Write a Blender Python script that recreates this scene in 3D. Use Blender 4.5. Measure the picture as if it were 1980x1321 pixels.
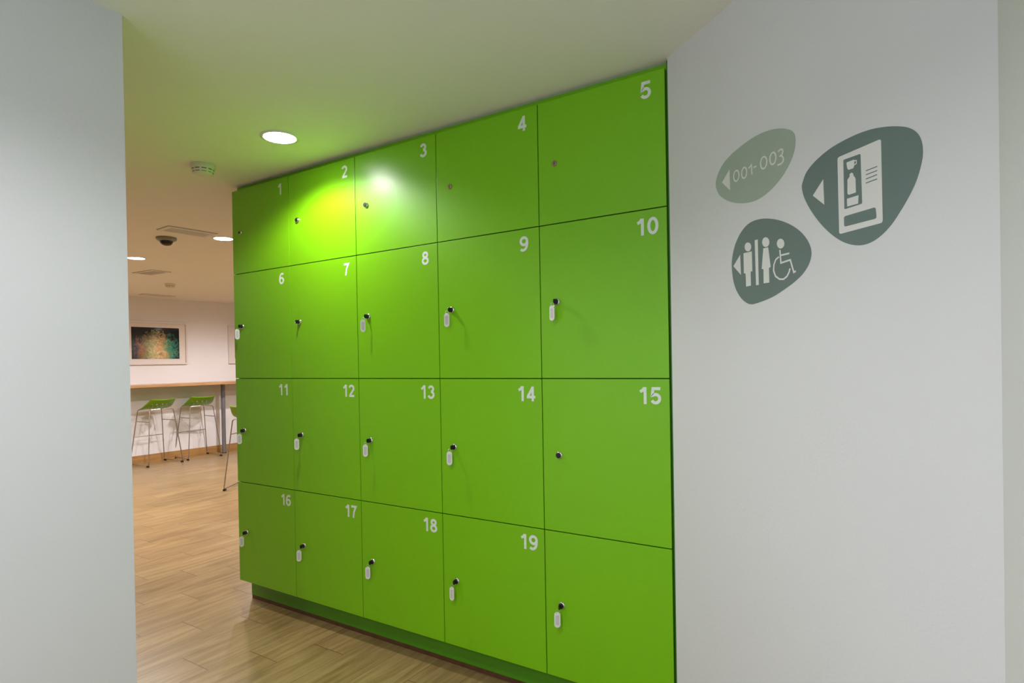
import bpy, bmesh, math, random
from mathutils import Matrix, Vector
random.seed(7)
for o in list(bpy.data.objects): bpy.data.objects.remove(o)
C = bpy.context.scene.collection
SC = bpy.context.scene
PI = math.pi

# ---------------------------------------------------------------- camera
cam_data = bpy.data.cameras.new('camera'); cam = bpy.data.objects.new('camera', cam_data); C.objects.link(cam)
RIGHT = Vector((0.83844, 0.54470, -0.01777)); DOWN = Vector((-0.01078, -0.01602, -0.99981)); FWD = Vector((-0.54489, 0.83847, -0.00756))
mw = Matrix.Identity(4)
for i in range(3):
    mw[i][0] = RIGHT[i]; mw[i][1] = -DOWN[i]; mw[i][2] = -FWD[i]
mw.translation = Vector((3.169, -2.006, 1.333))
cam.matrix_world = mw
cam_data.sensor_fit = 'HORIZONTAL'; cam_data.sensor_width = 36.0
cam_data.lens = 1167.25/1980*36.0
cam_data.shift_y = 48.27/1980
cam_data.clip_start = 0.02
SC.camera = cam
SC.cycles.caustics_reflective = False; SC.cycles.caustics_refractive = False

# ---------------------------------------------------------------- world, exposure, light levels
world = bpy.data.worlds.new('world'); SC.world = world; world.use_nodes = True
world.node_tree.nodes['Background'].inputs[0].default_value = (0.7, 0.82, 1.0, 1)
world.node_tree.nodes['Background'].inputs[1].default_value = 0.12
SC.view_settings.view_transform = 'Standard'; SC.view_settings.look = 'None'
SC.view_settings.exposure = 0.62; SC.view_settings.gamma = 1.0
SC.view_settings.use_curve_mapping = False
CEIL = 2.345
# recessed downlights: (x, y, watts, cone degrees, blend, colour, label)
NEUTRAL = (1.0, 0.98, 0.97); COOL = (0.76, 0.84, 1.0); WARM = (1.0, 0.91, 0.91)
# cool fill light added outside an assumed, unseen window behind the viewpoint
fill = bpy.data.lights.new('added_window_fill', 'AREA'); fill.shape = 'RECTANGLE'; fill.size = 2.2; fill.size_y = 1.3; fill.energy = 25; fill.color = (0.78, 0.88, 1.0)
dob = bpy.data.objects.new('added_window_fill', fill); C.objects.link(dob); dob.location = (3.1, -4.3, 1.35); dob.rotation_euler = (PI/2+.5, 0, 0)
LIGHTS = [
 (0.866, -0.312, 32, 152, 0.45, NEUTRAL, 'bright round downlight in the ceiling above lockers 2 and 3'),
 (-1.311, 0.755, 36, 172, 0.5, WARM, 'round downlight beside the white ceiling vent left of locker 1'),
 (-2.715, 0.769, 36, 172, 0.5, WARM, 'round downlight next to the white doorway wall, second into the hall'),
 (-4.12, 0.78, 50, 172, 0.5, WARM, 'round downlight in the hall hidden by the white doorway wall'),
 (-4.12, 3.25, 60, 172, 0.5, WARM, 'unseen added round downlight in the hall nearest the framed pictures'),  # out of view, added to light the hall and far wall
 (-2.71, 3.25, 44, 172, 0.5, WARM, 'unseen added round downlight in the middle of the hall behind the lockers'),  # added behind the lockers to light the hall, never seen
 (-1.00, 3.25, 40, 172, 0.5, WARM, 'unseen added round downlight in the hall straight behind the locker bank'),  # unseen, another one added for hall light
 (1.158, 6.05, 30, 172, 0.5, WARM, 'round downlight in the hall corner mirrored in the picture glass'),
 (-3.10, -1.50, 40, 172, 0.5, WARM, 'unseen added round downlight in the hall behind the white doorway wall'),  # unseen, added to light the hall from this side
 (2.35, -1.75, 10, 140, 0.8, COOL, 'unseen added round downlight over the passage in front of the sign wall'),  # out of view, added to light the passage walls
 (2.60, -3.10, 16, 150, 0.8, COOL, 'unseen added round downlight in the passage farthest from the lockers'),  # unseen as well, added for light in the passage
]

# ---------------------------------------------------------------- materials
MATS = {}
def mat(name, col, rough=0.5, metal=0.0, spec=0.5, coat=0.0, crough=.03, emit=None, noise=0.0, nscale=20, bump=0.0, bscale=200):
    m = bpy.data.materials.new(name); m.use_nodes = True; nt = m.node_tree
    b = nt.nodes['Principled BSDF']
    b.inputs['Base Color'].default_value = (*col, 1); b.inputs['Roughness'].default_value = rough
    b.inputs['Metallic'].default_value = metal; b.inputs['Specular IOR Level'].default_value = spec
    b.inputs['Coat Weight'].default_value = coat; b.inputs['Coat Roughness'].default_value = crough
    if emit: b.inputs['Emission Color'].default_value = (*emit[:3], 1); b.inputs['Emission Strength'].default_value = emit[3]
    tc = nt.nodes.new('ShaderNodeTexCoord')
    if noise:
        n = nt.nodes.new('ShaderNodeTexNoise'); n.inputs['Scale'].default_value = nscale; n.inputs['Detail'].default_value = 4
        nt.links.new(tc.outputs['Object'], n.inputs['Vector'])
        r = nt.nodes.new('ShaderNodeValToRGB'); r.color_ramp.elements[0].position = .3; r.color_ramp.elements[1].position = .7
        r.color_ramp.elements[0].color = (*[c*(1-noise) for c in col], 1); r.color_ramp.elements[1].color = (*[min(1, c*(1+noise)) for c in col], 1)
        nt.links.new(n.outputs['Fac'], r.inputs['Fac']); nt.links.new(r.outputs['Color'], b.inputs['Base Color'])
    if bump:
        n2 = nt.nodes.new('ShaderNodeTexNoise'); n2.inputs['Scale'].default_value = bscale; n2.inputs['Detail'].default_value = 3
        nt.links.new(tc.outputs['Object'], n2.inputs['Vector'])
        bp = nt.nodes.new('ShaderNodeBump'); bp.inputs['Strength'].default_value = bump; bp.inputs['Distance'].default_value = 0.002
        nt.links.new(n2.outputs['Fac'], bp.inputs['Height']); nt.links.new(bp.outputs['Normal'], b.inputs['Normal'])
    MATS[name] = m; return m
M_wall = mat('white_wall_paint', (.70, .715, .74), .75, bump=.25, bscale=120, noise=.015, nscale=2)
M_hall = mat('hall_wall_paint', (.86, .85, .88), .7, bump=.2, bscale=120, noise=.015, nscale=2)
M_ceil = mat('ceiling_paint', (.90, .89, .86), .8, noise=.01, nscale=2)
M_green = mat('green_locker_laminate', (.188, .525, .002), .46, spec=.25, coat=.60, crough=.27, noise=.02, nscale=3, bump=.04, bscale=60)
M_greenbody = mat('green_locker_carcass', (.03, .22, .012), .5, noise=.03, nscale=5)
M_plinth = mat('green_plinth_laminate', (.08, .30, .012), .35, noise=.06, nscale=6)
M_contact_shadow = mat('contact_shadow_brown', (.10, .045, .018), .45, noise=.2, nscale=30)  # brown that paints the contact shadow under the plinth
M_num = mat('white_number_vinyl', (.72, .80, .74), .5, noise=.04, nscale=60)
M_chrome = mat('brushed_chrome', (.70, .70, .70), .22, 1.0, noise=.05, nscale=40)
M_copper = mat('dull_rose_metal', (.42, .30, .24), .35, 1.0, noise=.1, nscale=60)
M_black = mat('black_plastic', (.008, .008, .010), .35, noise=.1, nscale=50)
M_tag = mat('white_tag_plastic', (.78, .80, .76), .35, noise=.02, nscale=40)
M_paper = mat('tag_paper_insert', (.62, .60, .60), .7, noise=.05, nscale=80)
M_steel = mat('stool_chrome_tube', (.42, .37, .33), .3, 1.0, noise=.05, nscale=40)
M_post = mat('grey_painted_steel', (.20, .20, .22), .4, .3, noise=.05, nscale=15)
M_seat = mat('green_moulded_plastic', (.17, .38, .008), .35, noise=.03, nscale=20)
M_trimw = mat('white_lamp_trim', (.8, .8, .8), .4, noise=.02, nscale=30)
M_emit = mat('lamp_diffuser', (1, 1, 1), .5, emit=(1, .98, .95, 22.0), noise=.01, nscale=30)
M_device = mat('off_white_device_plastic', (.76, .74, .66), .45, noise=.02, nscale=40)
M_dark = mat('dark_slot', (.012, .012, .012), .6, noise=.1, nscale=40)
M_domebase = mat('grey_camera_housing', (.26, .25, .22), .45, noise=.03, nscale=40)
M_domeg = mat('dark_dome_plastic', (.012, .008, .007), .12, noise=.1, nscale=20)
M_vent = mat('white_vent_metal', (.80, .77, .72), .5, noise=.02, nscale=30)
M_ventd = mat('vent_shadow_backing', (.33, .29, .24), .7, noise=.05, nscale=30)
M_frame = mat('white_picture_frame', (.78, .72, .69), .4, noise=.015, nscale=20)
M_mat = mat('white_mat_board', (.80, .74, .71), .8, noise=.01, nscale=30)
M_signd = mat('dark_grey_green_vinyl', (.145, .205, .20), .5, noise=.03, nscale=8)
M_signl = mat('pale_sage_vinyl', (.36, .44, .385), .5, noise=.03, nscale=8)
M_signw = mat('white_sign_vinyl', (.74, .75, .75), .55, noise=.01, nscale=20)

def math_node(nt, op, a, b=None, c=None):
    n = nt.nodes.new('ShaderNodeMath'); n.operation = op
    for i, v in enumerate((a, b, c)):
        if v is None: continue
        if isinstance(v, (int, float)): n.inputs[i].default_value = v
        else: nt.links.new(v, n.inputs[i])
    return n.outputs[0]

def wood(name, c0, c1, c2, planks=False, rough=.3, grain_axis=1, W=.204, L=.62):
    m = bpy.data.materials.new(name); m.use_nodes = True; nt = m.node_tree; b = nt.nodes['Principled BSDF']
    tc = nt.nodes.new('ShaderNodeTexCoord'); sp = nt.nodes.new('ShaderNodeSeparateXYZ'); nt.links.new(tc.outputs['Object'], sp.inputs[0])
    X, Y, Z = sp.outputs
    if planks:
        rx = math_node(nt, 'DIVIDE', math_node(nt, 'ADD', X, 20.02), W)
        row = math_node(nt, 'FLOOR', rx); fx = math_node(nt, 'FRACT', rx)
        off = math_node(nt, 'ADD', math_node(nt, 'MULTIPLY', row, .203), -20.828)
        ry = math_node(nt, 'DIVIDE', math_node(nt, 'ADD', math_node(nt, 'SUBTRACT', Y, off), 24.8), L)
        col = math_node(nt, 'FLOOR', ry); fy = math_node(nt, 'FRACT', ry)
        cmb = nt.nodes.new('ShaderNodeCombineXYZ'); nt.links.new(row, cmb.inputs[0]); nt.links.new(col, cmb.inputs[1])
        wn = nt.nodes.new('ShaderNodeTexWhiteNoise'); wn.noise_dimensions = '2D'; nt.links.new(cmb.outputs[0], wn.inputs['Vector'])
        rnd = wn.outputs['Value']
        sx = math_node(nt, 'LESS_THAN', math_node(nt, 'MULTIPLY', math_node(nt, 'MINIMUM', fx, math_node(nt, 'SUBTRACT', 1.0, fx)), W), .0014)
        sy = math_node(nt, 'LESS_THAN', math_node(nt, 'MULTIPLY', math_node(nt, 'MINIMUM', fy, math_node(nt, 'SUBTRACT', 1.0, fy)), L), .0020)
        seam = math_node(nt, 'MAXIMUM', sx, sy)
    mp = nt.nodes.new('ShaderNodeCombineXYZ')
    if planks:
        nt.links.new(math_node(nt, 'ADD', math_node(nt, 'MULTIPLY', X, 16.0), math_node(nt, 'MULTIPLY', rnd, 40.0)), mp.inputs[0])
        nt.links.new(math_node(nt, 'MULTIPLY', Y, 1.3), mp.inputs[1]); nt.links.new(math_node(nt, 'MULTIPLY', rnd, 9.0), mp.inputs[2])
    else:
        s = [14.0, 14.0, 14.0]; s[grain_axis] = 1.4
        for i, v in enumerate((X, Y, Z)): nt.links.new(math_node(nt, 'MULTIPLY', v, s[i]), mp.inputs[i])
    n = nt.nodes.new('ShaderNodeTexNoise'); n.inputs['Scale'].default_value = 1.6; n.inputs['Detail'].default_value = 8; n.inputs['Roughness'].default_value = .62; n.inputs['Distortion'].default_value = .9
    nt.links.new(mp.outputs[0], n.inputs['Vector'])
    r = nt.nodes.new('ShaderNodeValToRGB'); e = r.color_ramp.elements
    e[0].position = .34; e[0].color = (*c0, 1); e[1].position = .66; e[1].color = (*c2, 1)
    q = e.new(.5); q.color = (*c1, 1)
    nt.links.new(n.outputs['Fac'], r.inputs['Fac']); out = r.outputs['Color']
    if planks:
        br = math_node(nt, 'ADD', math_node(nt, 'MULTIPLY', rnd, .14), .93)
        mx = nt.nodes.new('ShaderNodeMix'); mx.data_type = 'RGBA'; mx.blend_type = 'MULTIPLY'; mx.inputs[0].default_value = 1
        nt.links.new(out, mx.inputs[6]); cc = nt.nodes.new('ShaderNodeCombineColor')
        for i in range(3): nt.links.new(br, cc.inputs[i])
        nt.links.new(cc.outputs[0], mx.inputs[7]); out = mx.outputs[2]
        mx2 = nt.nodes.new('ShaderNodeMix'); mx2.data_type = 'RGBA'; nt.links.new(math_node(nt, 'MULTIPLY', seam, .9), mx2.inputs[0])
        nt.links.new(out, mx2.inputs[6]); mx2.inputs[7].default_value = (.16, .085, .04, 1); out = mx2.outputs[2]
        rr = math_node(nt, 'ADD', math_node(nt, 'MULTIPLY', n.outputs['Fac'], .12), rough - .06)
        nt.links.new(rr, b.inputs['Roughness'])
    else: b.inputs['Roughness'].default_value = rough
    nt.links.new(out, b.inputs['Base Color']); b.inputs['Specular IOR Level'].default_value = .45
    return m
M_floor = wood('oak_plank_floor', (.27, .165, .062), (.37, .240, .100), (.45, .305, .140), planks=True, rough=.30)
M_oak = wood('oak_counter_veneer', (.42, .22, .08), (.52, .30, .13), (.60, .37, .18), rough=.35)
M_base = wood('oak_baseboard', (.36, .18, .055), (.44, .24, .08), (.50, .29, .11), rough=.4)

def art_material(name, seed):
    m = bpy.data.materials.new(name); m.use_nodes = True; nt = m.node_tree; b = nt.nodes['Principled BSDF']
    tc = nt.nodes.new('ShaderNodeTexCoord'); sp = nt.nodes.new('ShaderNodeSeparateXYZ'); nt.links.new(tc.outputs['Generated'], sp.inputs[0])
    n1 = nt.nodes.new('ShaderNodeTexNoise'); n1.inputs['Scale'].default_value = 3.2; n1.inputs['Detail'].default_value = 9; n1.inputs['Roughness'].default_value = .65; n1.inputs['Distortion'].default_value = 1.2
    mpg = nt.nodes.new('ShaderNodeMapping'); mpg.inputs['Location'].default_value = (seed, seed*1.7, seed*.3); mpg.inputs['Scale'].default_value = (1, 1.45, 1)
    nt.links.new(tc.outputs['Generated'], mpg.inputs[0]); nt.links.new(mpg.outputs[0], n1.inputs['Vector'])
    n2 = nt.nodes.new('ShaderNodeTexNoise'); n2.inputs['Scale'].default_value = 5.5; n2.inputs['Detail'].default_value = 8; n2.inputs['Distortion'].default_value = 2.0
    nt.links.new(mpg.outputs[0], n2.inputs['Vector'])
    yy, zz = sp.outputs[1], sp.outputs[2]
    # colour across the picture: rust on the left, sand in the middle, teal at the lower right
    ramp = nt.nodes.new('ShaderNodeValToRGB'); e = ramp.color_ramp.elements
    e[0].position = 0; e[0].color = (.05, .02, .008, 1); e[1].position = 1; e[1].color = (.004, .06, .05, 1)
    for p, c in ((.18, (.30, .11, .012)), (.34, (.22, .20, .05)), (.48, (.40, .36, .16)), (.60, (.52, .30, .12)), (.74, (.10, .28, .12)), (.86, (.01, .26, .19))):
        q = e.new(p); q.color = (*c, 1)
    t = math_node(nt, 'ADD', math_node(nt, 'MULTIPLY', n1.outputs['Fac'], .75), math_node(nt, 'SUBTRACT', math_node(nt, 'MULTIPLY', yy, .85), .30))
    nt.links.new(t, ramp.inputs['Fac'])
    # brightness: a glow in the lower middle, dark in the corners
    dy = math_node(nt, 'SUBTRACT', yy, .52); dz = math_node(nt, 'SUBTRACT', zz, .32)
    d2 = math_node(nt, 'ADD', math_node(nt, 'MULTIPLY', math_node(nt, 'MULTIPLY', dy, dy), 3.4), math_node(nt, 'MULTIPLY', math_node(nt, 'MULTIPLY', dz, dz), 2.6))
    g = math_node(nt, 'SUBTRACT', math_node(nt, 'ADD', math_node(nt, 'MULTIPLY', n2.outputs['Fac'], 3.4), -.20), math_node(nt, 'MULTIPLY', d2, 1.7))
    g = math_node(nt, 'MAXIMUM', g, 0.02)
    mx = nt.nodes.new('ShaderNodeMix'); mx.data_type = 'RGBA'; mx.blend_type = 'MULTIPLY'; mx.inputs[0].default_value = 1
    cc = nt.nodes.new('ShaderNodeCombineColor')
    for i in range(3): nt.links.new(g, cc.inputs[i])
    nt.links.new(ramp.outputs['Color'], mx.inputs[6]); nt.links.new(cc.outputs[0], mx.inputs[7])
    nt.links.new(mx.outputs[2], b.inputs['Base Color']); b.inputs['Roughness'].default_value = .06
    return m

# ---------------------------------------------------------------- mesh helpers
def link(name, bm, m, parent=None, loc=None, smooth=False, bevel=0):
    if bevel:
        bmesh.ops.bevel(bm, geom=list(bm.edges), offset=bevel, segments=2, affect='EDGES', profile=.7)
    bmesh.ops.recalc_face_normals(bm, faces=bm.faces)
    me = bpy.data.meshes.new(name); bm.to_mesh(me); bm.free()
    for mm in (m if isinstance(m, (list, tuple)) else [m]): me.materials.append(mm)
    if smooth:
        for p in me.polygons: p.use_smooth = True
        me.set_sharp_from_angle(angle=math.radians(40))
    o = bpy.data.objects.new(name, me); C.objects.link(o)
    if parent is not None: o.parent = parent
    if loc is not None: o.location = loc
    return o
def box(bm, x0, x1, y0, y1, z0, z1):
    v = [bm.verts.new(p) for p in ((x0,y0,z0),(x1,y0,z0),(x1,y1,z0),(x0,y1,z0),(x0,y0,z1),(x1,y0,z1),(x1,y1,z1),(x0,y1,z1))]
    for f in ((0,3,2,1),(4,5,6,7),(0,1,5,4),(1,2,6,5),(2,3,7,6),(3,0,4,7)): bm.faces.new([v[i] for i in f])
    return bm
def B(*a): return box(bmesh.new(), *a)
def lathe(bm, prof, n=32, axis='z', o=(0,0,0), cap=True):
    rings = []
    for r, h in prof:
        ring = []
        for i in range(n):
            a = 2*PI*i/n; p = (r*math.cos(a), r*math.sin(a), h)
            if axis == 'y': p = (p[0], p[2], p[1])
            ring.append(bm.verts.new((p[0]+o[0], p[1]+o[1], p[2]+o[2])))
        rings.append(ring)
    for a, b in zip(rings, rings[1:]):
        for i in range(n): bm.faces.new((a[i], a[(i+1) % n], b[(i+1) % n], b[i]))
    if cap: bm.faces.new(rings[0]); bm.faces.new(rings[-1])
    return bm
def rounded(pts, r, n=5):
    out = [Vector(pts[0])]
    for a, b, c in zip(pts, pts[1:], pts[2:]):
        a, b, c = Vector(a), Vector(b), Vector(c)
        d1 = (a-b); d2 = (c-b); q = min(r, d1.length*.45, d2.length*.45)
        p, s = b+d1.normalized()*q, b+d2.normalized()*q
        for i in range(n+1):
            t = i/n; out.append(p*(1-t)**2 + b*2*t*(1-t) + s*t*t)
    out.append(Vector(pts[-1])); return out
def tube(bm, pts, r, n=8, closed=False):
    pts = [Vector(p) for p in pts]; rings = []; up = None; N = len(pts)
    for i, p in enumerate(pts):
        a = pts[i-1] if (i > 0 or closed) else p; b = pts[(i+1) % N] if (i < N-1 or closed) else p
        t = (b-a).normalized()
        if up is None: up = t.orthogonal().normalized()
        up = (up - t*up.dot(t)).normalized(); s = t.cross(up)
        rings.append([bm.verts.new(p + (up*math.cos(2*PI*k/n) + s*math.sin(2*PI*k/n))*r) for k in range(n)])
    for i in range(N if closed else N-1):
        a, b = rings[i], rings[(i+1) % N]
        for k in range(n): bm.faces.new((a[k], a[(k+1) % n], b[(k+1) % n], b[k]))
    if not closed: bm.faces.new(rings[0]); bm.faces.new(rings[-1])
    return bm
def arc(cx, cy, rx, ry, a0, a1, n=14):
    return [(cx+rx*math.cos(math.radians(a0+(a1-a0)*i/n)), cy+ry*math.sin(math.radians(a0+(a1-a0)*i/n))) for i in range(n+1)]
def ribbon(bm, pts, w, place, t, closed=False):
    # flat stroke of width w along 2-D pts; place(u, v, depth) -> 3-D; t = thickness towards the viewer
    P = [Vector(p) for p in pts]; N = len(P); L = []; R_ = []
    for i in range(N):
        a = P[i-1] if (i > 0 or closed) else None; b = P[(i+1) % N] if (i < N-1 or closed) else None
        d1 = (P[i]-a).normalized() if a is not None else None; d2 = (b-P[i]).normalized() if b is not None else None
        d = d1 if d2 is None else d2 if d1 is None else (d1+d2)
        if d.length < 1e-6: d = d1
        d = d.normalized(); nn = Vector((-d.y, d.x)); k = 1.0
        if d1 is not None and d2 is not None: k = min(2.2, 1/max(.3, nn.dot(Vector((-d1.y, d1.x)))))
        L.append(P[i]+nn*w/2*k); R_.append(P[i]-nn*w/2*k)
    def ring(q, dep): return [bm.verts.new(place(p.x, p.y, dep)) for p in q]
    lf, rf, lb, rb = ring(L, t), ring(R_, t), ring(L, 0), ring(R_, 0)
    for i in range(N if closed else N-1):
        j = (i+1) % N
        bm.faces.new((lf[i], lf[j], rf[j], rf[i])); bm.faces.new((lb[i], rb[i], rb[j], lb[j]))
        bm.faces.new((lf[i], lb[i], lb[j], lf[j])); bm.faces.new((rf[i], rf[j], rb[j], rb[i]))
    if not closed:
        for i in (0, N-1): bm.faces.new((lf[i], rf[i], rb[i], lb[i]))
def plate(bm, pts, place, d0, d1):
    f = [bm.verts.new(place(u, v, d1)) for u, v in pts]; b = [bm.verts.new(place(u, v, d0)) for u, v in pts]
    bm.faces.new(f); bm.faces.new(b[::-1])
    for i in range(len(pts)):
        j = (i+1) % len(pts); bm.faces.new((f[i], b[i], b[j], f[j]))
def smooth_loop(pts, k=5):
    out = []; N = len(pts); P = [Vector(p) for p in pts]
    for i in range(N):
        p0, p1, p2, p3 = P[i-1], P[i], P[(i+1) % N], P[(i+2) % N]
        for s in range(k):
            t = s/k
            q = .5*((2*p1)+(p2-p0)*t+(2*p0-5*p1+4*p2-p3)*t*t+(3*p1-p0-3*p2+p3)*t**3); out.append((q.x, q.y))
    return out
def round_poly(pts, r, n=4):
    out = []; N = len(pts)
    for i in range(N):
        a, b, c = Vector(pts[i-1]), Vector(pts[i]), Vector(pts[(i+1) % N]); d1 = a-b; d2 = c-b
        q = min(r, d1.length*.45, d2.length*.45); p, s = b+d1.normalized()*q, b+d2.normalized()*q
        for j in range(n+1):
            t = j/n; v = p*(1-t)**2+b*2*t*(1-t)+s*t*t; out.append((v.x, v.y))
    return out
def empty(name, label, cat, loc=(0,0,0), rz=0, group=None):
    o = bpy.data.objects.new(name, None); C.objects.link(o); o.location = loc; o.rotation_euler = (0, 0, rz)
    o.empty_display_size = .05; return tag(o, label, cat, group)
def tag(o, label, cat, group=None):
    o['label'] = label; o['category'] = cat
    if group: o['group'] = group
    return o
def struct(name, bm, m, **k):
    o = link(name, bm, m, **k); o['kind'] = 'structure'; return o
def kids(o): return [c for c in C.objects if c.parent == o]
def copy_tree(o, parent=None):
    ch = kids(o); c = o.copy(); C.objects.link(c); c.parent = parent
    for k in ch: copy_tree(k, c)
    return c

# ---------------------------------------------------------------- the room
XF = -5.87
struct('floor', B(-6.0, 5.3, -4.1, 7.1, -.1, 0), M_floor)
struct('ceiling', B(-6.0, 5.3, -4.1, 7.1, CEIL, CEIL+.1), M_ceil)
struct('wall_far', B(XF-.12, XF, -4.1, 7.1, 0, CEIL), M_hall)
struct('baseboard_far', B(XF, XF+.014, -3.9, 6.9, 0, .108), M_base, bevel=.002)
bm = B(XF, 2.0, -4.1, -4.0, 0, CEIL); box(bm, 4.2, 5.2, -4.1, -4.0, 0, CEIL)
box(bm, 2.0, 4.2, -4.1, -4.0, 0, .95); box(bm, 2.0, 4.2, -4.1, -4.0, 2.25, CEIL)
struct('wall_front', bm, M_wall)
bm = bmesh.new()
for a in ((2.0, 2.05, .95, 2.25), (4.15, 4.2, .95, 2.25), (2.05, 4.15, .95, 1.0), (2.05, 4.15, 2.2, 2.25), (3.08, 3.12, 1.0, 2.2)): box(bm, a[0], a[1], -4.07, -4.03, a[2], a[3])
struct('assumed_window_1', bm, M_trimw)  # assumed window, out of view, added for the cool fill light
struct('wall_end', B(XF, 2.0, 7.0, 7.1, 0, CEIL), M_hall)
struct('wall_behind', B(.012, 2.50, .53, .63, 0, CEIL), M_hall)
struct('wall_divider', B(1.9, 2.0, .63, 7.0, 0, CEIL), M_hall)
struct('wall_left', B(1.144, 1.304, -4.0, -1.15, 0, CEIL), M_wall)
# wall with the signs: leaves the locker front at 38.5 degrees towards the viewer
A = math.radians(38.5); U0 = Vector((2.512, -.004)); DU = Vector((math.cos(A), -math.sin(A))); NO = Vector((-math.sin(A), -math.cos(A)))
LW = 1.0238
def wpt(u, z, d=0.0):
    p = U0 + DU*u + NO*d; return (p.x, p.y, z)
bm = bmesh.new()
c1 = U0 + DU*LW
D2 = Vector((math.cos(math.radians(75)), -math.sin(math.radians(75)))); c2 = c1+D2*3.475
N2 = Vector((-D2.y, D2.x)); foot = [U0, c1, c2, c2+N2*.1, c1+N2*.1, U0+Vector((.075, .094))]
# sign wall and the wall that goes on to the right, as two structures
def prism(pts, z0, z1):
    bm = bmesh.new(); a = [bm.verts.new((p.x, p.y, z0)) for p in pts]; b = [bm.verts.new((p.x, p.y, z1)) for p in pts]
    bm.faces.new(a[::-1]); bm.faces.new(b)
    for i in range(len(pts)): j = (i+1) % len(pts); bm.faces.new((a[i], a[j], b[j], b[i]))
    return bm
struct('wall_right', prism([foot[0], foot[1], foot[4], foot[5]], 0, CEIL), M_wall)
struct('wall_beyond', prism([c1+D2*.0003, c2, c2+N2*.1, c1+N2*.1+D2*.0003], 0, CEIL), M_wall)

# ---------------------------------------------------------------- lockers
CX = [.003, .502, .996, 1.495, 2.001, 2.502]
RZ = [2.319, 1.851, 1.267, .686, .127]
def digit(ch):
    if ch == '0': return [(arc(.28,.5,.2,.42,0,345,22), True)]
    if ch == '1': return [([(.37,0),(.37,1.0)], False), ([(.12,.73),(.26,.82),(.35,.97)], False)]
    if ch == '2': return [(arc(.28,.70,.2,.22,165,-25)+[(.14,.14)], False), ([(.06,.08),(.53,.08)], False)]
    if ch == '3': return [(arc(.27,.73,.17,.19,165,-90), False), (arc(.27,.30,.2,.22,90,-165), False)]
    if ch == '4': return [([(.40,0),(.40,.98)], False), ([(.40,.92),(.09,.30)], False), ([(.03,.28),(.56,.28)], False)]
    if ch == '5': return [([(.52,.92),(.16,.92),(.12,.52)]+arc(.28,.33,.2,.25,125,-155), False)]
    if ch == '6': return [(arc(.28,.32,.2,.24,0,345,20), True), (arc(.34,.46,.26,.46,55,195,12), False)]
    if ch == '7': return [([(.04,.92),(.48,.92),(.30,.52),(.22,0)], False)]
    if ch == '8': return [(arc(.28,.73,.16,.18,0,345,20), True), (arc(.28,.29,.2,.21,0,345,20), True)]
    if ch == '9': return [([(.56-x, 1-y) for x, y in p], c) for p, c in digit('6')]
LOCKZ = [2.078, 1.557, .977, .407]
LOCKX = [.078, .071, .073, .073, .071]
SP = [empty('locker', '', 'locker') for _ in range(0)]
for n in range(1, 21):
    r, c = (n-1)//5, (n-1) % 5
    x0, x1, z1, z0 = CX[c], CX[c+1], RZ[r], RZ[r+1]
    if n == 20: lab = 'green locker without a number, at the lower right end of the bank below locker 15'
    else: lab = 'green locker numbered %d with a square flat door' % n
    t = empty('locker', lab, 'locker', (x0, 0, z0), 0, 'green lockers in the bank')
    w, h = x1-x0, z1-z0; g = .002
    bm = bmesh.new()   # open-fronted carcass
    T = .016; D = .50; F = .0195
    box(bm, .0003, T, F, D, .0003, h-.0003); box(bm, w-T, w-.0003, F, D, .0003, h-.0003)
    box(bm, T, w-T, F, D, .0003, T); box(bm, T, w-T, F, D, h-T, h-.0003); box(bm, T, w-T, D-.006, D, T, h-T)
    link('body', bm, M_greenbody, t)
    dr = link('door', B(g, w-g, 0, .018, g, h-g), M_green, t, bevel=.0012)
    if n != 20:
        bm = bmesh.new(); H = .0585; s = str(n); adv = .75
        wtot = (len(s)-1)*adv*H+.68*H
        xr = w - (.050 if n < 10 else .031); zt = h-.030
        for i, ch in enumerate(s):
            ox = xr-wtot+i*adv*H; oz = zt-H
            for q, (p, cl) in enumerate(digit(ch)):
                ribbon(bm, [(ox+a*H*1.24, oz+b*H) for a, b in p], .180*H, lambda u, v, d, q=q: (u, -.0001-d*(1+.18*q), v), .0006, cl)
        link('number', bm, M_num, dr)
    # lock cylinder
    lx, lz = LOCKX[c], LOCKZ[r]-z0
    if n in (4, 5):
        bm = lathe(bmesh.new(), [(.0001,-.0035),(.0095,-.0035),(.011,-.002),(.011,0),(.0001,0)], 24, 'y', cap=False)
        lk = link('lock', bm, M_copper, dr, (lx, 0, lz), smooth=True); lk['label'] = 'flat rose-coloured lock face without a key'
        link2 = box(bmesh.new(), -.0012, .0012, -.0042, -.0034, -.006, .006); 
        me_o = lk.data; b2 = bmesh.new(); b2.from_mesh(me_o); box(b2, -.0014, .0014, -.0040, -.0030, -.006, .006)
        for f in b2.faces: f.material_index = 0
        for f in b2.faces[-6:] if False else list(b2.faces)[-6:]: f.material_index = 1
        b2.to_mesh(me_o); b2.free(); link2.free(); me_o.materials.append(M_dark)
    else:
        big = n != 1
        R0 = .0105 if big else .008
        bm = lathe(bmesh.new(), [(R0+.0035,0),(R0+.0035,-.003),(R0+.0015,-.0055),(R0,-.006),(R0,-.0095),(R0-.0015,-.0112),(.0001,-.0115)], 24, 'y', cap=False)
        for f in bm.faces:
            cy = f.calc_center_median().y
            f.material_index = 0 if (cy > -.0100 and n in (1, 2, 3, 7)) or cy > -.0058 else 1
        box(bm, -.0012, .0012, -.0118, -.0108, -.0055, .0055)
        for f in list(bm.faces)[-6:]: f.material_index = 1
        lk = link('lock', bm, [M_chrome, M_black], dr, (lx, 0, lz), smooth=True)

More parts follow.
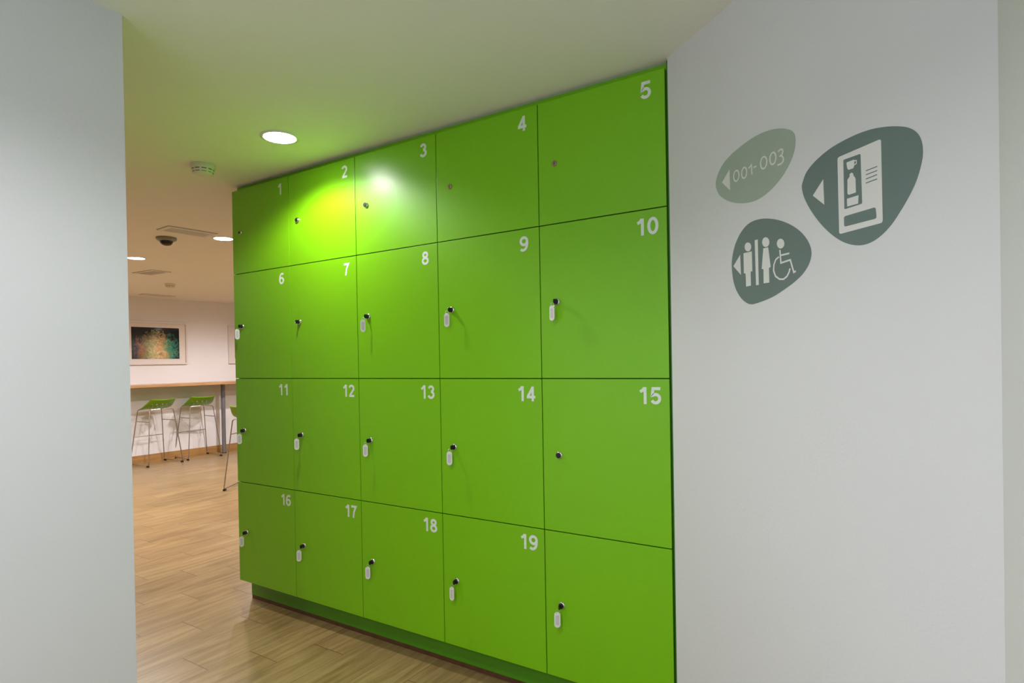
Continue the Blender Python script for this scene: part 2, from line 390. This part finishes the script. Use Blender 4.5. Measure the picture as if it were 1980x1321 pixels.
# keys with tags hanging in the locks
HAS_TAG = [6, 8, 9, 10, 11, 12, 13, 14, 16, 17, 18, 19, 20]
TURN = {q: -math.atan((3.17-CX[(q-1) % 5])/2.0)+{9: .3, 10: .75, 19: .75, 18: .3, 13: .3, 16: -.1}.get(q, 0) for q in HAS_TAG}
for n in HAS_TAG + [7]:
    r, c = (n-1)//5, (n-1) % 5
    lx, lz = CX[c]+LOCKX[c], LOCKZ[r]
    where = 'green locker %d' % n if n != 20 else 'the unnumbered lower right locker'
    lab = 'white oval key tag with its key in the lock of %s' % where if n != 7 else 'small black headed key without a tag in the lock of green locker 7'
    t = empty('key_tag' if n != 7 else 'key', lab, 'key tag' if n != 7 else 'key', (lx, -.0119, lz), 0, 'keys in the locker locks')
    # key: short shaft and a black plastic bow with a hole
    bm = bmesh.new()
    pts = round_poly([(-.0150, -.0095), (-.002, -.0095), (-.002, .0095), (-.0150, .0095)], .006)
    a = [bm.verts.new((-.0013, x, z)) for x, z in pts]; b = [bm.verts.new((.0013, x, z)) for x, z in pts]
    bm.faces.new(a); bm.faces.new(b[::-1])
    for i in range(len(pts)): j = (i+1) % len(pts); bm.faces.new((a[i], a[j], b[j], b[i]))
    k = link('key_bow', bm, M_black, t, bevel=0)
    link('key_shaft', B(-.0009, .0009, -.0035, .0003, -.0035, .0035), M_chrome, t)
    if n == 7:
        ring = [(0, -.012+.006*math.sin(q*2*PI/18), -.013+.010*math.cos(q*2*PI/18)) for q in range(18)]
        link('key_ring', tube(bmesh.new(), ring, .0006, 6, True), M_chrome, t, smooth=True)
        continue
    ox, oy = -.004, -.019
    ring = [(ox*.5+.008*math.sin(q*2*PI/20)*.6, oy+.004*math.sin(q*2*PI/20), -.013+.0085*math.cos(q*2*PI/20)) for q in range(20)]
    link('key_ring', tube(bmesh.new(), ring, .0006, 6, True), M_chrome, t, smooth=True)
    cs, sn = math.cos(TURN[n]), math.sin(TURN[n])
    def place(u, v, d): return (ox + u*cs - d*sn, oy - u*sn - d*cs, v)
    W2 = .0115; zt, zb = -.015, -.073
    cap_ = [(u*W2, zt-W2+v*W2) for u, v in arc(0, 0, 1, 1, 0, 180, 10)] + [(u*W2, zb+W2+v*W2) for u, v in arc(0, 0, 1, 1, 180, 360, 10)]
    bm = bmesh.new(); plate(bm, cap_, place, -.0018, .0018)
    tg = link('tag', bm, M_tag, t)
    bm = bmesh.new(); plate(bm, round_poly([(-.0068, zb+.010), (.0068, zb+.010), (.0068, zt-.012), (-.0068, zt-.012)], .003), place, .0018, .0021)
    link('paper_insert', bm, M_paper, tg)

# plinth, brown strip for the contact shadow, filler strips round the bank
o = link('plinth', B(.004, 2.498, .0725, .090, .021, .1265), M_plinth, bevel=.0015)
tag(o, 'long recessed green plinth board under the bottom row of lockers', 'plinth')
o = link('contact_shadow_strip', B(.006, 2.497, .074, .090, .0, .0205), M_contact_shadow)  # contact shadow at the floor, built as a brown strip
tag(o, 'thin dark brown strip standing for the contact shadow between green plinth and wooden floor', 'contact shadow')
o = link('filler_panel', B(.006, 2.499, .033, .050, 2.3195, CEIL-.0005), M_green)
tag(o, 'narrow recessed green filler strip between top row of lockers and ceiling', 'filler panel')
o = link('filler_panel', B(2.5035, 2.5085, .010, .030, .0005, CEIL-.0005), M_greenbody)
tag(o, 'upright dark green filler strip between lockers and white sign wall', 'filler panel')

# ---------------------------------------------------------------- signs on the wall
SG = {"o1":[[0.2449,1.8528],[0.2531,1.8749],[0.2763,1.8992],[0.3131,1.9159],[0.3621,1.9273],[0.4148,1.9336],[0.4643,1.9309],[0.5052,1.9214],[0.5386,1.9057],[0.5535,1.8899],[0.5569,1.8683],[0.551,1.8437],[0.5342,1.8182],[0.5085,1.7947],[0.4731,1.775],[0.4364,1.7631],[0.3983,1.7606],[0.3518,1.7684],[0.303,1.7865],[0.2667,1.8104],[0.2506,1.8317]],"o2":[[0.3115,1.5929],[0.3151,1.6254],[0.33,1.6603],[0.3569,1.6897],[0.3906,1.7052],[0.4352,1.7053],[0.4833,1.6929],[0.5286,1.6721],[0.5661,1.6455],[0.5916,1.616],[0.6023,1.5881],[0.5968,1.5631],[0.5773,1.54],[0.5477,1.5216],[0.5142,1.5071],[0.4734,1.4925],[0.4307,1.4839],[0.389,1.4803],[0.3594,1.4933],[0.3359,1.5168],[0.3191,1.5493]],"o3":[[0.5757,1.7494],[0.5793,1.7639],[0.5913,1.7836],[0.6176,1.8009],[0.6552,1.8147],[0.6909,1.8208],[0.7303,1.8233],[0.7676,1.8213],[0.8005,1.8147],[0.8294,1.8054],[0.8547,1.7933],[0.8725,1.7772],[0.8821,1.758],[0.8851,1.7361],[0.8827,1.7161],[0.8735,1.6874],[0.8598,1.6616],[0.8387,1.6327],[0.8146,1.6056],[0.7897,1.5875],[0.7639,1.5778],[0.7347,1.5776],[0.7015,1.5894],[0.6698,1.6106],[0.6369,1.6423],[0.6058,1.6823],[0.5835,1.7213]],"machine":[[0.6825,1.7886],[0.7939,1.7921],[0.7956,1.6143],[0.6845,1.6125]],"display":[[0.6988,1.778],[0.7437,1.7772],[0.7463,1.667],[0.6998,1.6657]],"cup":[[0.7072,1.7694],[0.7284,1.7697],[0.727,1.7541],[0.7251,1.7512],[0.7125,1.7511],[0.7092,1.7554]],"cuph":[[0.7283,1.7666],[0.7332,1.7657],[0.7331,1.7592],[0.7276,1.7577]],"bottle":[[0.7152,1.7408],[0.7202,1.743],[0.7249,1.7395],[0.7248,1.7355],[0.7305,1.7273],[0.731,1.6955],[0.7116,1.6953],[0.7089,1.6991],[0.7094,1.7299],[0.7157,1.7359]],"box":[[0.7073,1.6877],[0.7377,1.6879],[0.7361,1.6696],[0.7076,1.6702]],"lines":[[[0.7566,1.7357],[0.7843,1.7367]],[[0.7565,1.727],[0.7842,1.728]],[[0.7564,1.7178],[0.784,1.7194]],[[0.7562,1.7091],[0.7839,1.7102]]],"slot":[[0.6982,1.65],[0.7792,1.6512],[0.7814,1.6265],[0.6986,1.6264]],"arrow3":[[0.6098,1.7208],[0.6412,1.751],[0.6433,1.6907]],"arrow1":[[0.2745,1.8487],[0.3082,1.8763],[0.3095,1.816]],"zeros":[[[0.3483,1.849],[0.3479,1.8452],[0.3467,1.8416],[0.3448,1.8386],[0.3424,1.8364],[0.3397,1.835],[0.3368,1.8347],[0.3338,1.8353],[0.3311,1.837],[0.3288,1.8395],[0.3271,1.8428],[0.326,1.8465],[0.3257,1.8504],[0.3262,1.8543],[0.3274,1.8579],[0.3293,1.8609],[0.3317,1.8632],[0.3345,1.8645],[0.3374,1.8648],[0.3403,1.8641],[0.343,1.8624],[0.3453,1.8598],[0.347,1.8566],[0.348,1.8529]],[[0.3801,1.8476],[0.3797,1.8438],[0.3786,1.8403],[0.3769,1.8374],[0.3747,1.8352],[0.3722,1.8338],[0.3695,1.8335],[0.3669,1.8341],[0.3644,1.8357],[0.3623,1.8382],[0.3607,1.8414],[0.3597,1.845],[0.3595,1.8489],[0.3599,1.8527],[0.361,1.8563],[0.3627,1.8592],[0.3649,1.8614],[0.3675,1.8627],[0.3702,1.863],[0.3728,1.8623],[0.3753,1.8607],[0.3773,1.8582],[0.3789,1.855],[0.3798,1.8514]],[[0.4576,1.8513],[0.4572,1.8473],[0.4559,1.8436],[0.454,1.8405],[0.4516,1.8382],[0.4488,1.8368],[0.4457,1.8364],[0.4427,1.8371],[0.4399,1.8389],[0.4375,1.8415],[0.4357,1.8449],[0.4346,1.8488],[0.4343,1.8529],[0.4348,1.857],[0.4361,1.8607],[0.438,1.8639],[0.4405,1.8662],[0.4433,1.8676],[0.4464,1.8679],[0.4494,1.8671],[0.4521,1.8653],[0.4545,1.8626],[0.4563,1.8593],[0.4573,1.8554]],[[0.4905,1.8519],[0.49,1.848],[0.4889,1.8443],[0.4872,1.8413],[0.4849,1.839],[0.4823,1.8376],[0.4796,1.8372],[0.4768,1.8379],[0.4742,1.8396],[0.4721,1.8422],[0.4704,1.8455],[0.4694,1.8494],[0.4691,1.8534],[0.4696,1.8574],[0.4707,1.861],[0.4725,1.8641],[0.4748,1.8664],[0.4774,1.8677],[0.4802,1.868],[0.4829,1.8673],[0.4854,1.8656],[0.4876,1.863],[0.4892,1.8597],[0.4902,1.8559]]],"one":[[0.388,1.8546],[0.3994,1.8609],[0.4006,1.8345]],"dash":[[0.4074,1.8515],[0.4189,1.8511]],"three":[[0.4986,1.8634],[0.5064,1.8669],[0.5136,1.8645],[0.5155,1.8585],[0.5123,1.8527],[0.5051,1.8506],[0.5122,1.8482],[0.5167,1.8414],[0.5156,1.8335],[0.5078,1.8295],[0.4963,1.83]],"man":[[0.3625,1.6256],[0.3955,1.6251],[0.3967,1.5706],[0.3896,1.57],[0.39,1.5318],[0.3708,1.5313],[0.3698,1.5675],[0.3626,1.5698]],"bar":[[0.4078,1.6533],[0.4194,1.653],[0.4208,1.5299],[0.4104,1.53]],"woman":[[0.4403,1.625],[0.458,1.6245],[0.4662,1.5713],[0.4596,1.5699],[0.4605,1.5308],[0.4395,1.5316],[0.4397,1.5694],[0.433,1.5712]],"heads":[[[0.3934,1.6377],[0.3927,1.6341],[0.3908,1.631],[0.3879,1.6288],[0.3842,1.6277],[0.3801,1.6278],[0.3761,1.6292],[0.3724,1.6316],[0.3696,1.6348],[0.3678,1.6386],[0.3672,1.6426],[0.3679,1.6463],[0.3699,1.6494],[0.3729,1.6516],[0.3766,1.6526],[0.3807,1.6524],[0.3847,1.6511],[0.3883,1.6486],[0.3911,1.6454],[0.3929,1.6416]],[[0.4626,1.6374],[0.4619,1.6335],[0.46,1.6303],[0.457,1.628],[0.4533,1.6268],[0.4492,1.6269],[0.4451,1.6283],[0.4415,1.6309],[0.4386,1.6343],[0.4367,1.6383],[0.4362,1.6425],[0.4369,1.6464],[0.4389,1.6497],[0.4419,1.652],[0.4456,1.6531],[0.4497,1.6529],[0.4538,1.6515],[0.4574,1.6489],[0.4603,1.6455],[0.462,1.6415]],[[0.5156,1.6233],[0.5149,1.6196],[0.513,1.6164],[0.5101,1.6142],[0.5065,1.6131],[0.5025,1.6132],[0.4985,1.6145],[0.4949,1.617],[0.4921,1.6204],[0.4903,1.6242],[0.4897,1.6283],[0.4905,1.6321],[0.4924,1.6353],[0.4953,1.6375],[0.499,1.6386],[0.503,1.6384],[0.507,1.637],[0.5105,1.6345],[0.5133,1.6312],[0.515,1.6273]]],"chair":[[[0.4999,1.6102],[0.5028,1.5759],[0.5349,1.5787],[0.5462,1.5454],[0.5526,1.5478]],[[0.5022,1.5956],[0.5317,1.5958]],[[0.4959,1.5928],[0.4852,1.5877],[0.4781,1.5753],[0.4767,1.5599],[0.4833,1.5445],[0.4974,1.5349],[0.5113,1.533],[0.5236,1.5389],[0.5309,1.5492],[0.5335,1.5571]]],"arrow2":[[0.3193,1.5961],[0.3483,1.6239],[0.3502,1.567]]}
def sign_plate(name, pts, m, parent, d0, d1, sm=None, rd=None):
    if sm: pts = smooth_loop(pts, sm)
    if rd: pts = round_poly(pts, rd)
    bm = bmesh.new(); plate(bm, pts, lambda u, v, d: wpt(u, v, d), d0, d1); return link(name, bm, m, parent)
def stroke_obj(name, lst, w, m, parent, d=.0012):
    bm = bmesh.new()
    for q, (pts, cl) in enumerate(lst): ribbon(bm, pts, w, lambda u, v, dd, q=q: wpt(u, v, .0008+dd*(.6+.04*q)), d-.0005, cl)
    return link(name, bm, m, parent)
t = empty('wall_sign', 'pale sage pebble shaped wall sign reading 001-003 with a left arrow', 'wall sign')
sign_plate('backing', SG['o1'], M_signl, t, .0002, .0008, sm=4)
sign_plate('arrow', SG['arrow1'], M_signw, t, .0008, .0012)
stroke_obj('lettering', [(z, True) for z in SG['zeros']]+[(SG['one'], False), (SG['dash'], False), (SG['three'], False)], .0041, M_signw, t)
t = empty('wall_sign', 'dark grey-green pebble wall sign with man, woman and wheelchair symbols', 'wall sign')
sign_plate('backing', SG['o2'], M_signd, t, .0002, .0008, sm=4)
sign_plate('arrow', SG['arrow2'], M_signw, t, .0008, .0012)
o = sign_plate('man_symbol', SG['man'], M_signw, t, .0008, .0012); sign_plate('head', SG['heads'][0], M_signw, o, .0008, .0012)
sign_plate('divider_line', SG['bar'], M_signw, t, .0008, .0012)
o = sign_plate('woman_symbol', SG['woman'], M_signw, t, .0008, .0012); sign_plate('head', SG['heads'][1], M_signw, o, .0008, .0012)
o = stroke_obj('wheelchair_symbol', [(SG['chair'][0], False), (SG['chair'][1], False), (smooth_loop(SG['chair'][2], 1), False)], .0044, M_signw, t)
sign_plate('head', SG['heads'][2], M_signw, o, .0008, .0012)
t = empty('wall_sign', 'large dark grey-green pebble wall sign with a white drinks machine symbol', 'wall sign')
sign_plate('backing', SG['o3'], M_signd, t, .0002, .0008, sm=4)
sign_plate('arrow', SG['arrow3'], M_signw, t, .0008, .0012)
mc = sign_plate('machine_symbol', SG['machine'], M_signw, t, .0008, .0012, rd=.006)
sign_plate('display_panel', SG['display'], M_signd, mc, .0012, .0015, rd=.003)
bm = bmesh.new(); plate(bm, round_poly(SG['cup'], .0025), wpt, .0015, .0018)
ribbon(bm, SG['cuph'], .0022, lambda u, v, d: wpt(u, v, .0015+d*.5), .0005)
link('cup_symbol', bm, M_signw, mc)
sign_plate('bottle_symbol', SG['bottle'], M_signw, mc, .0015, .0018, rd=.0015)
sign_plate('box_symbol', SG['box'], M_signw, mc, .0015, .0018)
stroke_obj('text_lines', [(l, False) for l in SG['lines']], .0021, M_signd, mc, .0016)
sign_plate('tray_slot', SG['slot'], M_signd, mc, .0012, .0015, rd=.005)

# ---------------------------------------------------------------- ceiling devices
def downlight_proto():
    t = empty('downlight', '', 'downlight', (0, 0, CEIL))
    link('trim_ring', lathe(bmesh.new(), [(.068,0),(.082,0),(.083,-.002),(.080,-.0045),(.070,-.005),(.068,-.003),(.068,0)], 40, cap=False), M_trimw, t, smooth=True)
    link('diffuser', lathe(bmesh.new(), [(.0005,-.0034),(.0678,-.0034),(.0678,-.0005),(.0005,-.0005)], 40, cap=False), M_emit, t)
    return t
dl = downlight_proto()
for i, (x, y, wt, cone, bl, col, lab) in enumerate(LIGHTS):
    t = dl if i == 0 else copy_tree(dl)
    t.location = (x, y, CEIL); t['label'] = lab; t['group'] = 'round ceiling downlights'
    ld = bpy.data.lights.new('lamp', 'SPOT'); ld.energy = wt; ld.spot_size = math.radians(cone); ld.spot_blend = bl
    ld.color = col; ld.shadow_soft_size = .045
    lo = bpy.data.objects.new('lamp', ld); C.objects.link(lo); lo.parent = t; lo.location = (0, 0, -.012)

def detector(loc, lab, rz=0):
    t = empty('smoke_detector', lab, 'smoke detector', loc, rz, 'ceiling smoke detectors')
    bd = link('housing', lathe(bmesh.new(), [(.001,0),(.054,0),(.056,-.004),(.056,-.018),(.052,-.022),(.050,-.024),(.050,-.034),(.044,-.044),(.030,-.049),(.001,-.050)], 36, cap=False), M_device, t, smooth=True)
    for k in range(10):
        a = 2*PI*k/10; bm = bmesh.new()
        for q in (0, 1):
            pass
        da = .22
        v = []
        for aa in (a-da, a-da/3, a+da/3, a+da):
            for rr, zz in ((.0508, -.0245), (.0468, -.0405)):
                v.append(bm.verts.new((rr*math.cos(aa), rr*math.sin(aa), zz)))
            for rr, zz in ((.0475, -.0245), (.0440, -.0405)):
                v.append(bm.verts.new((rr*math.cos(aa), rr*math.sin(aa), zz)))
        for s in range(3):
            A0, A1 = v[s*4:s*4+4], v[s*4+4:s*4+8]
            bm.faces.new((A0[0], A1[0], A1[1], A0[1])); bm.faces.new((A0[2], A0[3], A1[3], A1[2]))
            bm.faces.new((A0[0], A0[2], A1[2], A1[0])); bm.faces.new((A0[1], A1[1], A1[3], A0[3]))
        bm.faces.new((v[0], v[1], v[3], v[2])); bm.faces.new((v[12], v[14], v[15], v[13]))
        link('air_slot', bm, M_dark, bd)
    return t
detector((.237, -.300, CEIL), 'off-white smoke detector on the ceiling close above locker 1', .2)
detector((-4.226, 1.859, CEIL), 'small distant smoke detector on the hall ceiling above the picture')
t = empty('dome_camera', 'grey ceiling dome camera with a dark bubble below the slotted vent', 'security camera', (-1.625, .478, CEIL))
link('housing', lathe(bmesh.new(), [(.001,0),(.070,0),(.073,-.004),(.071,-.016),(.062,-.024),(.048,-.028),(.001,-.028)], 36, cap=False), M_domebase, t, smooth=True)
link('dome', lathe(bmesh.new(), [(.046,-.0275),(.045,-.036),(.040,-.046),(.031,-.055),(.018,-.061),(.001,-.063)], 36, cap=False), M_domeg, t, smooth=True)

def vent(lab, cx, cy, sx, sy, rz, slats, along, grp='ceiling air vents'):
    t = empty('air_vent', lab, 'air vent', (cx, cy, CEIL), rz, grp)
    bm = bmesh.new(); b = .028; z0, z1 = -.008, -.0005
    box(bm, -sx/2, sx/2, -sy/2, -sy/2+b, z0, z1); box(bm, -sx/2, sx/2, sy/2-b, sy/2, z0, z1)
    box(bm, -sx/2, -sx/2+b, -sy/2+b, sy/2-b, z0, z1); box(bm, sx/2-b, sx/2, -sy/2+b, sy/2-b, z0, z1)
    link('frame', bm, M_vent, t)
    link('shadow_gap', B(-sx/2-.003, sx/2+.003, -sy/2-.003, sy/2+.003, -.0015, -.0002), M_ventd, t)
    bm = bmesh.new()
    for k in range(slats):
        f = (k+.5)/slats
        if along == 'y': x = -sx/2+b+(sx-2*b)*f; box(bm, x-.0035, x+.0035, -sy/2+b, sy/2-b, -.0075, -.002)
        else: y = -sy/2+b+(sy-2*b)*f; box(bm, -sx/2+b, sx/2-b, y-.0035, y+.0035, -.0075, -.002)
    link('slats', bm, M_vent, t)
vent('white slotted ceiling vent just left of the lockers above the dome camera', -1.283, .457, .19, .35, -.06, 9, 'y')
vent('pale square ceiling vent further into the hall, beyond the doorway downlight', -3.47, 1.275, .36, .20, .06, 6, 'x')
vent('faint thin ceiling vent close to the far wall above the picture', -5.50, 2.35, .14, .42, 0, 4, 'y')

# ---------------------------------------------------------------- counter and post at the far wall
t = empty('wall_counter', 'long narrow oak bar counter along the far wall of the hall', 'counter', (XF, 2.5, 0))
link('counter_top', B(.001, .43, -3.2, 3.2, 1.072, 1.108), M_oak, t, bevel=.003)
pst = bmesh.new(); lathe(pst, [(.030,.012),(.030,1.0715)], 28)
link('post', pst, M_post, t, (.175, .895, 0), smooth=True)['label'] = 'grey round steel support post'
link('post_foot', lathe(bmesh.new(), [(.001,0),(.034,0),(.034,.008),(.031,.0118),(.001,.0118)], 28, cap=False), M_black, t, (.175, .895, 0), smooth=True)

# ---------------------------------------------------------------- pictures
def picture(y0, y1, z0, z1, lab, seed):
    t = empty('framed_picture', lab, 'picture', (XF, (y0+y1)/2, (z0+z1)/2), 0, 'framed pictures on the far wall')
    w, h = (y1-y0)/2, (z1-z0)/2; b = .022
    bm = bmesh.new()
    box(bm, .001, .030, -w, w, h-b, h); box(bm, .001, .030, -w, w, -h, -h+b); box(bm, .001, .030, -w, -w+b, -h+b, h-b); box(bm, .001, .030, w-b, w, -h+b, h-b)
    link('frame', bm, M_frame, t)
    aw, ah = w*.745, h*.735
    bm = bmesh.new(); i0, i1 = .006, .012
    box(bm, i0, i1, -w+b, w-b, ah, h-b); box(bm, i0, i1, -w+b, w-b, -h+b, -ah); box(bm, i0, i1, -w+b, -aw, -ah, ah); box(bm, i0, i1, aw, w-b, -ah, ah)
    link('mat_board', bm, M_mat, t)
    link('artwork', B(.003, .0085, -aw, aw, -ah, ah), art_material('abstract_print_%d' % seed, seed), t)
picture(2.05, 2.94, 1.385, 2.0, 'white framed abstract picture in orange, sand and teal above the counter', 3)
picture(3.60, 4.49, 1.385, 2.0, 'white framed picture mostly hidden behind the lockers, right of the post', 9)

# ---------------------------------------------------------------- bar stools
def stool():
    t = empty('bar_stool', '', 'bar stool', group='green bar stools in the hall')
    # seat shell: local +x is the front; low perforated back at -x
    NU, NV = 44, 44; bm = bmesh.new(); g = {}
    for i in range(NU+1):
        for j in range(NV+1):
            u = -1+2*i/NU; v = -1+2*j/NV          # u across, v: -1 back .. +1 front
            r_ = max(abs(u), abs(v)); L_ = math.hypot(u, v)
            k = (r_/L_)**.55 if L_ > 1e-6 else 1
            uu, vv = u*k, v*k
            wy = .205*(1-.16*max(0, vv)**2); x = .195*vv; y = wy*uu
            back = max(0, (-vv-.05)/.95)
            z = .776 + .150*back**1.9*(1+.08*uu*uu) + .075*abs(uu)**2.2*max(0, .35-vv)**.8*.8 - .018*max(0, -vv)*(1-uu*uu) - .022*max(0, vv-.25)**2
            z += .008*math.cos(uu*PI)*(1-back)-.008
            x -= .05*back**2
            g[i, j] = bm.verts.new((x, y, z))
    for i in range(NU):
        for j in range(NV):
            u = -1+2*(i+.5)/NU; v = -1+2*(j+.5)/NV
            if -.84 < v < -.12 and abs(u) < .74 and (i % 4 in (1, 2)) and (j % 4 in (1, 2)) and ((i//4+j//4) % 2 == 0): continue
            bm.faces.new((g[i, j], g[i+1, j], g[i+1, j+1], g[i, j+1]))
    s = link('seat', bm, M_seat, t, smooth=True)
    md = s.modifiers.new('thickness', 'SOLIDIFY'); md.thickness = .006; md.offset = 0
    r = .0065
    fx, bx, hy = .22, -.22, .24; tx0, tx1, ty = .14, -.14, .165; zt = .762
    for sy in (-1, 1):
        pts = rounded([(tx0, .02*sy, zt+.008), (tx0, ty*sy, zt), (fx, hy*sy, .020), (bx, hy*sy, .020), (tx1, ty*sy, zt), (tx1, .02*sy, zt+.008)], .03)
        link('leg_frame', tube(bmesh.new(), pts, r, 8), M_steel, t, smooth=True)
        f = (zt-.60)/(zt-.02); a = (tx0+(fx-tx0)*f, (ty+(hy-ty)*f)*sy, .60); b = (tx1+(bx-tx1)*f, (ty+(hy-ty)*f)*sy, .60)
        link('side_bar', tube(bmesh.new(), [a, b], r*.85, 8), M_steel, t, smooth=True)
        for x in (fx-.018, bx+.018):
            link('foot_glide', B(x-.022, x+.022, hy*sy-.010, hy*sy+.010, 0, .0205), M_black, t, bevel=.003)
    f = (zt-.385)/(zt-.02); x = tx0+(fx-tx0)*f; y = ty+(hy-ty)*f
    link('footrest', tube(bmesh.new(), [(x, -y, .385), (x, y, .385)], r, 8), M_steel, t, smooth=True)
    return t
st = stool()
for i, (x, y, a, lab) in enumerate([
    (-5.590, 2.335, 184, 'green bar stool at the counter, closest to the white doorway wall'),
    (-5.655, 2.960, 176, 'green bar stool at the counter between first stool and grey post'),
    (-5.64, 4.02, 180, 'bar stool at the counter just right of the grey post, cut off by lockers'),
    (-2.90, 2.04, 125, 'bar stool standing nearer in the hall, only its legs showing beside the lockers')]):
    o = st if i == 0 else copy_tree(st)
    o.location = (x, y, 0); o.rotation_euler = (0, 0, math.radians(a)); o['label'] = lab
